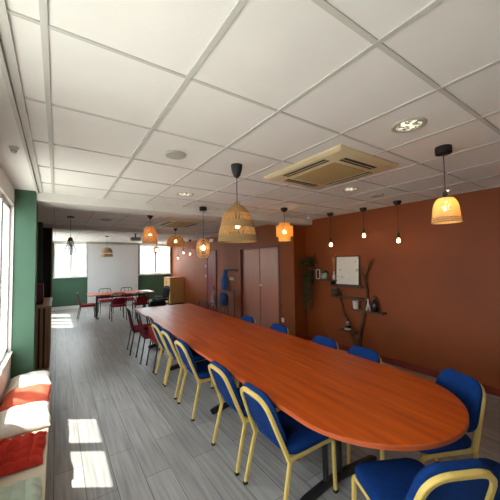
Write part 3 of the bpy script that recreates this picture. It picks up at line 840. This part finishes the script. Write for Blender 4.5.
# ------------------------------------------------------------------ ceiling fittings
def aircon(x0, x1, y0, y1, label):
    r = tag(empty('ceiling_air_conditioner', ((x0 + x1) / 2, (y0 + y1) / 2, H)), label, 'air conditioner', 'ceiling cassette air conditioners')
    w, d = (x1 - x0), (y1 - y0)
    MB().loft([[(p[0], p[1], z) for p in rrect(w - 2 * i, d - 2 * i, .02, 3)] for z, i in ((.0, .0), (-.012, .0), (-.03, .022), (-.034, .03))]).build('panel', M['ac_beige'], r, angle=20)
    gw, gd = w * .54, d * .54
    gb_ = MB().loft([[(p[0], p[1], z) for p in rrect(gw - 2 * i, gd - 2 * i, .02, 3)] for z, i in ((-.033, 0), (-.040, .004), (-.042, .012))])
    gb_.build('intake_grille', M['ac_grille'], r, angle=20)
    for sx, sy in ((1, 0), (-1, 0), (0, 1), (0, -1)):
        lw = (gd if sx else gw) * .50; cx = sx * (gw / 2 + .088); cy = sy * (gd / 2 + .088)
        fx, fy = (.036, lw) if sx else (lw, .036)
        v = MB().box(cx - fx, cx + fx, cy - fy, cy + fy, -.0352, -.028).build('air_slot', M['ac_dark'], r, smooth=False)
        fl = MB()
        for o_ in (0.0,):
            if sx: fl.box(cx + o_ * 1 - .003, cx + o_ + .003, cy - fy, cy + fy, -.039, -.035)
            else: fl.box(cx - fx, cx + fx, cy + o_ - .003, cy + o_ + .003, -.039, -.035)
        fl.build('louvre', M['ac_beige'], v, smooth=False)
    return r
aircon(1.78, 2.62, 1.37, 2.36, 'aged beige ceiling air conditioner beside the large straw pendant')
aircon(1.84, 2.60, 5.45, 6.75, 'beige ceiling air conditioner beyond the first beam near the orange pendants')

def downlight(x, y, r, label, cat='light'):
    o = tag(empty('downlight', (x, y, H)), label, cat, 'recessed round ceiling lights')
    MB().lathe([(r, 0), (r, -.006), (r * .93, -.010), (r * .78, -.007), (r * .76, -.002)], 40, (0, 0), True).build('ring', M['trim_ring'], o)
    b = MB(); rnd = random.Random(int(x * 100))
    n = 9
    for i in range(-n, n + 1):
        for j in range(-n, n + 1):
            cx, cy = i * r * .084, j * r * .084
            if math.hypot(cx, cy) < r * .70:
                h_ = rnd.uniform(.002, .007); q = r * .042
                vs = [b.bm.verts.new((cx + a * q, cy + c * q, -.003)) for a, c in ((-1, -1), (1, -1), (1, 1), (-1, 1))]
                ap = b.bm.verts.new((cx + rnd.uniform(-.5, .5) * q, cy + rnd.uniform(-.5, .5) * q, -.003 - h_))
                for a in range(4): b.bm.faces.new((vs[a], vs[(a + 1) % 4], ap))
    b.build('faceted_lens', M['crystal'], o, smooth=False)
    return o
downlight(1.91, .93, .105, 'large recessed light with faceted lens by the near straw dome pendant')
downlight(3.0, 2.19, .10, 'recessed faceted light right of the air conditioner')
downlight(1.36, 3.48, .11, 'recessed faceted light behind the large straw pendant')
def spot(x, y, r, label):
    o = tag(empty('spotlight', (x, y, H)), label, 'light', 'small recessed spots')
    MB().lathe([(r, 0), (r, -.006), (r * .7, -.008), (r * .62, -.003)], 24, (0, 0), True).build('ring', M['trim_ring'], o)
    MB().lathe([(r * .62, -.0035), (.001, -.0045)], 20, (0, 0), True, True).build('lens', M['spot_lens'], o)
spot(4.23, 4.10, .04, 'small lit ceiling spot in the corner above the hanging plant')
spot(4.15, 1.58, .045, 'small lit ceiling spot above the near straw dome pendant')
def speaker(x, y, r, label):
    o = tag(empty('ceiling_speaker', (x, y, H)), label, 'speaker', 'round ceiling speakers')
    MB().lathe([(r, 0), (r, -.010), (r * .94, -.016)], 40, (0, 0), True).build('ring', M['grey_grille'], o)
    MB().lathe([(r * .95, -.0145), (r * .6, -.019), (.001, -.02)], 40, (0, 0), True, True).build('grille', M['grey_grille'], o)
speaker(.79, 2.23, .085, 'round grey ceiling speaker left of the large straw pendant')
speaker(3.6, 2.2, .085, 'round ceiling speaker above the bare bulbs by the rust wall')
speaker(.80, 6.28, .10, 'round ceiling speaker between the two beams')
sn = tag(empty('motion_sensor', (-.28, 2.74, H)), 'small white sensor on the ceiling strip above the window', 'sensor')
MB().lathe([(.03, 0), (.03, -.012), (.022, -.02)], 20, (0, 0), True, True).build('base', M['white_plastic'], sn)
MB().sphere((0, 0, -.026), .02, 14).build('dome', M['trim_ring'], sn)
# projector
pj = tag(empty('projector', (1.9, 8.8, H)), 'ceiling projector on a black pole before the projection screen', 'projector')
MB().box(-.13, .13, -.12, .12, -.22, -.12, .02).build('body', M['grey_grille'], pj)
MB().lathe([(.035, 0), (.03, .03)], 16, (0, 0), True, True).xf(Matrix.Translation((-.06, .12, -.17)) @ Matrix.Rotation(-PI / 2, 4, 'X')).build('lens', M['bottle_dark'], pj)
MB().tube([(0, 0, 0), (0, 0, -.125)], .02, 12).lathe([(.07, 0), (.07, -.012)], 20, (0, 0), True, True).build('pole', M['black_metal'], pj)
# exit sign box on the far right wall
MBX = MB().box(XP - .04, XP, 8.66, 8.94, 2.40, 2.50, .006).build('emergency_light', M['white_plastic'], smooth=False)
tag(MBX, 'small white emergency light above the red door', 'light')

# ------------------------------------------------------------------ far area furniture
ps = tag(empty('projection_screen', (1.94, YF - .07, 0)), 'large pale pull down projection screen between the far windows', 'screen')
MB().box(-.945, .945, -.006, 0, .14, 2.50).build('screen_surface', M['screen'], ps, smooth=False)
MB().box(-1.0, 1.0, -.05, .07, 2.49, 2.579, .01).build('casing', M['screen_case'], ps)
MB().tube([(-.95, -.003, .14), (.95, -.003, .14)], .014, 10).build('bottom_bar', M['black_metal'], ps)
MB().box(.945, .955, -.007, .001, .14, 2.49).box(-.955, -.945, -.007, .001, .14, 2.49).build('border', M['black_fabric'], ps, smooth=False)
cb = tag(empty('cabinet', (4.08, 11.75, 0)), 'beech fronted cabinet against the pinkish far wall', 'cabinet')
MB().box(-.28, .305, -.38, .38, .06, 1.08, .004).build('body', M['cab_side'], cb, smooth=False)
for y0, y1 in ((-.375, -.003), (.003, .375)):
    dr = MB().box(-.30, -.281, y0, y1, .08, 1.06, .003).build('door', M['cab_light'], cb, smooth=False)
    MB().tube([(-.312, (y1 - .05 if y0 < 0 else y0 + .05), .95), (-.312, (y1 - .05 if y0 < 0 else y0 + .05), .85)], .006, 8).build('handle', M['black_metal'], dr)
MB().box(-.31, .315, -.39, .39, 1.08, 1.105, .003).build('cabinet_top', M['cab_side'], cb, smooth=False)
MB().box(-.27, .30, -.37, .37, 0, .06).build('plinth', M['black_metal'], cb, smooth=False)

# switches and sockets
def plate(x, y, z, n, label, m='white_plastic', h=.08):
    o = tag(empty('light_switch' if n else 'wall_socket', (x, y, z)), label, 'switch' if n else 'socket')
    MB().box(-.010, 0, -.04 * max(1, n), .04 * max(1, n), -h / 2, h / 2, .003).build('plate', M[m], o, smooth=False)
    if n:
        for i in range(n): MB().box(-.015, -.010, -.04 * n + .08 * i + .012, -.04 * n + .08 * i + .068, -h * .33, h * .33, .002).build('rocker', M['trim_ring'], o, smooth=False)
    else: MB().lathe([(.022, 0), (.02, .004)], 18, (0, 0), True, True).xf(Matrix.Translation((-.009, 0, 0)) @ Matrix.Rotation(-PI / 2, 4, 'Y')).build('socket_ring', M['grey_grille'], o)
plate(XD, 7.08, 1.22, 3, 'white triple switch plate left of the double doors under the hooks')
plate(XP, 9.32, 1.57, 1, 'upper white switch left of the red door', h=.10)
plate(XP, 9.32, 1.22, 1, 'lower white switch left of the red door', h=.10)
plate(XD, 4.87, .40, 0, 'white wall socket right of the double doors behind a blue chair', h=.09)
vs = tag(empty('dried_flower', (XD - .02, 4.885, .445)), 'dark red dried flower on a thin stem on the wall above the white socket', 'flower')
MB().tube([(0.015, -.01, .01), (0, 0, .12), (-.004, .008, .25)], .0035, 6).build('stem', M['branch'], vs)
fb = MB()
for i in range(9):
    a = i * 2.4; fb.sphere((-.004 + .012 * math.cos(a), .008 + .014 * math.sin(a), .265 + .008 * math.sin(i * 1.7)), .015, 8)
fb.build('flower_head', M['rust_skirt'], vs)

# coat hooks with coat, bag, jacket
ck = tag(empty('coat_rack', (XD, 7.12, 1.47)), 'dark wall coat rack with hooks left of the double doors', 'coat rack')
MB().box(-.022, 0, -.36, .36, -.03, .03, .004).build('rail', M['dark_slat'], ck, smooth=False)
for i in range(6):
    y = -.30 + i * .12
    MB().tube(fillet([(-.02, y, .01), (-.07, y, .0), (-.085, y, .06)], .02), .006, 8).tube(fillet([(-.02, y, -.01), (-.05, y, -.035), (-.065, y, -.01)], .015), .005, 8).build('hook', M['steel'], ck)
def drape(name, cx, cy, ztop, zbot, wtop, wbot, dep, m, label, cat, seed):
    rnd = random.Random(seed); loops = []; n = 28
    for k_ in range(12):
        t = k_ / 11; z = ztop + (zbot - ztop) * t
        w = wtop + (wbot - wtop) * min(1, t * 1.6); lp = []
        for i in range(n):
            a = 2 * PI * i / n
            f = 1 + .14 * math.sin(5 * a + seed + t * 2) + .07 * math.sin(9 * a + t * 5)
            lp.append((cx - .03 - dep * (.35 + .65 * min(1, t * 2)) * (.5 + .5 * math.cos(a)) * f, cy + w / 2 * math.sin(a) * f, z + .02 * math.sin(3 * a + seed) * t))
        loops.append(lp)
    return tag(MB().loft(loops).build(name, m, angle=80), label, cat)
drape('hanging_coat', XD, 7.36, 1.47, .90, .10, .26, .12, M['coat'], 'blue coat hanging from the dark coat rack', 'coat', 3)
# black rail stand below with bag
rk = tag(empty('rail_stand', (XD - .16, 7.3, 0)), 'low black metal rail stand by the coat hooks', 'stand')
MB().tube([(0, -.62, .87), (0, .66, .87)], .012, 8).build('top_bar', M['black_metal'], rk)
for y in (-.6, .62):
    MB().tube([(0, y, .012), (0, y, .96)], .011, 8).tube([(-.1, y, .012), (.1, y, .012)], .011, 8).build('leg', M['black_metal'], rk)
def bagmesh(cx, cy, z0, z1, w, d_, m, name, label, cat, seed):
    lp = []
    for z, f in ((z0, .7), (z0 + .03, .95), ((z0 + z1) / 2, 1.0), (z1 - .06, .9), (z1 - .015, .62), (z1, .3)):
        lp.append([(cx + f * d_ / 2 * math.cos(2 * PI * i / 24) * (1 + .08 * math.sin(4 * i + seed)), cy + f * w / 2 * math.sin(2 * PI * i / 24) * (1 + .06 * math.sin(3 * i + seed)), z) for i in range(24)])
    return tag(MB().loft(lp).build(name, m, angle=80), label, cat)
bagmesh(XD - .30, 7.05, .50, .84, .42, .20, M['bag'], 'shoulder_bag', 'navy bag hanging on the black rail stand', 'bag', 1).name = 'shoulder_bag'
drape('hanging_jacket', XD - .17, 7.72, .88, .42, .12, .26, .12, M['jacket'], 'grey beige jacket hung over the end of the black rail stand', 'jacket', 5)

# ------------------------------------------------------------------ driftwood wall shelves
XS = XR
def shelf_plank(y0, y1, z, d_, name='plank'):
    return MB().box(-d_, -.001, y0, y1, z - .03, z, .005)
ds = tag(empty('driftwood_shelf', (XS, 3.1, 0)), 'forked driftwood branch wall shelf with small planks on the rust wall', 'shelf')
def rel(pts, x=-.06): return [(x, y - 3.1, z) for y, z in pts]
tr_ = [(3.26, .02), (3.19, .22), (3.12, .50), (3.06, .72), (3.00, .98), (2.99, 1.18), (3.0, 1.40), (2.95, 1.54), (2.86, 1.70)]
sm = spline(tr_, 5)
MB().tube([( -.06 + .012 * math.sin(i * .6), y - 3.1, z) for i, (y, z) in enumerate(sm)], .03, 10, radii=[(1.25 - .75 * i / len(sm)) * (1 + .14 * math.sin(i * 1.3)) for i in range(len(sm))]).build('trunk', M['branch'], ds)
sm = spline([(3.24, .06), (3.31, .34), (3.39, .57), (3.48, .74), (3.53, .93), (3.54, 1.10)], 5)
MB().tube([( -.055 + .012 * math.sin(i * .8), y - 3.1, z) for i, (y, z) in enumerate(sm)], .024, 10, radii=[(1.2 - .6 * i / len(sm)) * (1 + .14 * math.sin(i * 1.5)) for i in range(len(sm))]).build('side_branch', M['branch'], ds)
sm = spline([(3.0, 1.30), (3.05, 1.46), (3.06, 1.58)], 5)
MB().tube([(-.06, y - 3.1, z) for i, (y, z) in enumerate(sm)], .016, 8, radii=[1.1 - .06 * i for i in range(len(sm))]).build('twig', M['branch'], ds)
for y0, y1, z, d_ in ((3.02, 3.72, 1.235, .15), (3.02, 3.70, 1.03, .15), (2.66, 3.28, .83, .15), (3.17, 3.54, .42, .15)):
    MB().box(-d_, -.001, y0 - 3.1, y1 - 3.1, z - .03, z, .005).build('plank', M['shelf'], ds, smooth=False)
ws = tag(empty('wall_shelf', (XS, 4.0, 1.33)), 'long narrow wall shelf holding the plants left of the framed print', 'shelf')
MB().box(-.15, -.001, -.42, .42, -.025, 0, .004).build('plank', M['shelf'], ws, smooth=False)
MB().box(-.12, -.005, -.30, -.28, -.10, -.025).box(-.12, -.005, .28, .30, -.10, -.025).build('bracket', M['black_metal'], ws, smooth=False)

fr = tag(empty('framed_print', (XS - .07, 3.37, 1.2355), math.radians(7)), 'black framed botanical print leaning on the top driftwood plank', 'picture')
T_ = Matrix.Rotation(math.radians(3.5), 4, 'Y')
f = MB(); w2, h2, fw = .245, .55, .02
f.box(-.012, .012, -w2, -w2 + fw, 0, h2).box(-.012, .012, w2 - fw, w2, 0, h2).box(-.012, .012, -w2 + fw, w2 - fw, 0, fw).box(-.012, .012, -w2 + fw, w2 - fw, h2 - fw, h2)
f.xf(T_).build('frame', M['pic_frame'], fr, smooth=False)
MB().box(-.004, .004, -w2 + fw, w2 - fw, fw, h2 - fw).xf(T_).build('print', M['print'], fr, smooth=False)

def leaf_blob(b, c, r, n, seed, size=.03, droop=0.0, sz=1.0):
    rnd = random.Random(seed)
    for i in range(n):
        a = rnd.uniform(0, 2 * PI); e = rnd.uniform(-.5, 1.0); q = r * rnd.uniform(.3, 1)
        o = Vector((c[0] + q * math.cos(a) * math.cos(e), c[1] + q * math.sin(a) * math.cos(e), c[2] + sz * q * math.sin(e)))
        dirv = Vector((math.cos(a), math.sin(a), rnd.uniform(-.8, .6) - droop)).normalized()
        sd = dirv.cross(Vector((rnd.uniform(-.3, .3), rnd.uniform(-.3, .3), 1))).normalized()
        l = size * rnd.uniform(.7, 1.3); nrm = dirv.cross(sd) * l * .15
        pts = [o, o + dirv * l * .5 + sd * l * .32 + nrm, o + dirv * l, o + dirv * l * .5 - sd * l * .32 + nrm]
        vs_ = [b.bm.verts.new(p) for p in pts]; md = b.bm.verts.new(o + dirv * l * .5 - nrm * .3)
        for k_ in range(4): b.bm.faces.new((vs_[k_], vs_[(k_ + 1) % 4], md))
def plant(name, loc, pot_prof, pot_m, label, leaves, leaf_m, cat='plant'):
    r = tag(empty(name, loc), label, cat)
    b = MB().lathe(pot_prof, 24, (0, 0), True)
    b.lathe([(pot_prof[-1][0] - .006, pot_prof[-1][1]), (pot_prof[-1][0] - .008, pot_prof[-1][1] - .02), (.002, pot_prof[-1][1] - .02)], 24, (0, 0))
    b.build('pot', pot_m, r)
    b = MB(); leaves(b); b.build('foliage', leaf_m, r, smooth=False)
    return r
def trailing(b):
    leaf_blob(b, (-.03, 0, .27), .19, 260, 3, .065, sz=1.4)
    rnd = random.Random(11)
    for k_ in range(13):
        a = rnd.uniform(PI * .6, PI * 1.55); x, y, z = -.05 + .06 * math.cos(a), .12 * math.sin(a * 2) , .12
        ln = rnd.uniform(.3, .85); n = int(ln / .022)
        ox, oy = -.04 - .03 * rnd.random(), rnd.uniform(-.2, .14)
        pts = [(x * .5, y * .5, .13), (x + ox * .5, oy * .7, .12)] + [(x + ox, oy + .02 * math.sin(i * .7 + k_), .1 - .022 * i) for i in range(n)]
        b.tube(pts, .002, 4)
        for i, p in enumerate(pts[2:]): leaf_blob(b, p, .02, 3, k_ * 100 + i, .034, .6)
plant('trailing_plant', (XS - .10, 4.30, 1.36), [(.055, 0), (.075, .01), (.085, .13), (.09, .14)], M['pot_dark'], 'large trailing plant hanging over the left end of the wall shelf', trailing, M['leaf'])
plant('potted_plant', (XS - .08, 3.90, 1.33), [(.05, 0), (.075, .02), (.082, .07), (.07, .115), (.066, .12)], M['pot_green'], 'small leafy plant in a grey green pot on the wall shelf', lambda b: leaf_blob(b, (0, 0, .13), .085, 90, 5, .035), M['leaf_light'])
plant('potted_plant', (XS - .08, 3.19, 1.0305 - .2), [(.04, 0), (.048, .01), (.056, .13), (.058, .14)], M['pot_white'], 'small plant in a white ceramic pot on the driftwood plank', lambda b: leaf_blob(b, (0, 0, .15), .06, 60, 6, .03), M['leaf'])
vz = tag(empty('bud_vase', (XS - .08, 3.66, 1.33)), 'slim white vase with dried grass stems beside the framed print', 'vase')
MB().lathe([(.022, 0), (.028, .02), (.03, .07), (.014, .11), (.012, .15), (.015, .16)], 18, (0, 0), True).build('vase', M['pot_white'], vz)
b = MB(); rnd = random.Random(4)
for i in range(7):
    a = rnd.uniform(0, 6.28); q = rnd.uniform(.01, .05); h_ = rnd.uniform(.34, .5)
    tip = (q * math.cos(a), q * math.sin(a), h_)
    b.tube([(0, 0, .10), (tip[0] * .4, tip[1] * .4, .26), tip], .0022, 5)
    b.tube([(tip[0] * .8, tip[1] * .8, h_ - .08), tip, (tip[0] * 1.2, tip[1] * 1.2, h_ + .05)], .007, 6, radii=[.4, 1, .2])
b.build('grass_stems', M['dry_grass'], vz)
sf = tag(empty('photo_stand', (XS - .10, 4.05, 1.33)), 'tiny white photo stand behind the grey green pot', 'photo frame')
MB().box(-.006, .006, -.05, -.038, 0, .19).box(-.006, .006, .038, .05, 0, .19).box(-.006, .006, -.038, .038, .178, .19).box(-.006, .006, -.038, .038, 0, .012).build('frame', M['white_plastic'], sf, smooth=False)
MB().box(-.001, .003, -.038, .038, .012, .178).build('backing', M['branch'], sf, smooth=False)
bs = tag(empty('round_basket', (XS - .08, 3.64, 1.0305)), 'round dark basket under the framed print plank', 'basket')
b = MB()
for i in range(9):
    z = .012 + i * .014; r_ = .052 + .022 * math.sin(PI * i / 8.0)
    b.tube([(r_ * math.cos(j * PI / 14), r_ * math.sin(j * PI / 14), z) for j in range(28)], .0085, 6, closed=True)
b.lathe([(.05, .004), (.05, .006), (.001, .007)], 20, (0, 0), True); b.build('weave', M['pot_dark'], bs)
MB().sphere((0, 0, .125), .045, 14, .6).build('filling', M['jacket'], bs)
fg = tag(empty('figurine', (XS - .08, 2.95, .8305)), 'white stylised figurine on the right driftwood plank', 'figurine')
b = MB()
for s_ in (-1, 1): b.tube([(0, s_ * .035, .0), (0, s_ * .018, .07), (0, 0, .13)], .013, 10, radii=[1.2, 1, .8])
b.tube([(0, 0, .10), (0, 0, .17)], .014, 10, radii=[1.2, .7]); b.build('body', M['pot_white'], fg)
MB().sphere((0, 0, .185), .018, 12).build('head', M['pot_white'], fg)
bt = tag(empty('bottle', (XS - .08, 2.83, .8305)), 'dark squat bottle at the right end of the driftwood plank', 'bottle')
MB().lathe([(.045, 0), (.055, .008), (.058, .10), (.05, .15), (.02, .19), (.017, .225), (.021, .23)], 24, (0, 0), True, True).build('body', M['bottle_dark'], bt)
MB().lathe([(.019, .23), (.019, .255), (.015, .258)], 16, (0, 0), True, True).build('stopper', M['branch'], bt)
stn = tag(empty('stone_stack', (XS - .08, 3.37, .4205)), 'stack of pale and dark stones on the lowest driftwood plank', 'ornament')
z = 0
for i, (r_, h_, mm) in enumerate(((.065, .04, 'pot_white'), (.055, .045, 'bottle_dark'), (.042, .04, 'jacket'), (.03, .036, 'pot_white'))):
    MB().sphere((.004 * math.sin(i * 3), .006 * math.cos(i * 2), z + h_ / 2), r_, 14, h_ / 2 / r_).build('stone', M[mm], stn); z += h_ * .97

# ------------------------------------------------------------------ light
def look(o, d): o.rotation_euler = Vector(d).to_track_quat('-Z', 'Y').to_euler()
s = bpy.data.lights.new('sun', 'SUN'); s.energy = 10.0; s.angle = math.radians(.6); s.color = (1, .95, .87)
so = bpy.data.objects.new('sun', s); COL.objects.link(so); so.location = (-6, 8, 12); look(so, (1, -.68, -2.59))
w = bpy.data.worlds.new('sky'); SC.world = w; w.use_nodes = True
bg = w.node_tree.nodes['Background']; bg.inputs[0].default_value = (.93, .955, 1.0, 1); bg.inputs[1].default_value = 7.5

# ------------------------------------------------------------------ camera
cam = bpy.data.cameras.new('camera'); cam.sensor_width = 36; cam.lens = 36 * 284.53 / 500; cam.clip_start = .02
co = bpy.data.objects.new('camera', cam); COL.objects.link(co)
yw, pt, ro = map(math.radians, (34.148, 2.445, -.781))
cy_, sy_, cp_, sp_ = math.cos(yw), math.sin(yw), math.cos(pt), math.sin(pt)
fw_ = Vector((sy_ * cp_, cy_ * cp_, sp_)); rt = Vector((cy_, -sy_, 0)); up = rt.cross(fw_)
c_, s_ = math.cos(ro), math.sin(ro)
r2 = rt * c_ + up * s_; u2 = -rt * s_ + up * c_
co.matrix_world = Matrix(((r2.x, u2.x, -fw_.x, 0), (r2.y, u2.y, -fw_.y, 0), (r2.z, u2.z, -fw_.z, 1.69), (0, 0, 0, 1)))
SC.camera = co
SC.view_settings.view_transform = 'Standard'
SC.view_settings.look = 'None'
SC.view_settings.exposure = 0.36
SC.view_settings.gamma = 1.0
SC.view_settings.use_curve_mapping = False
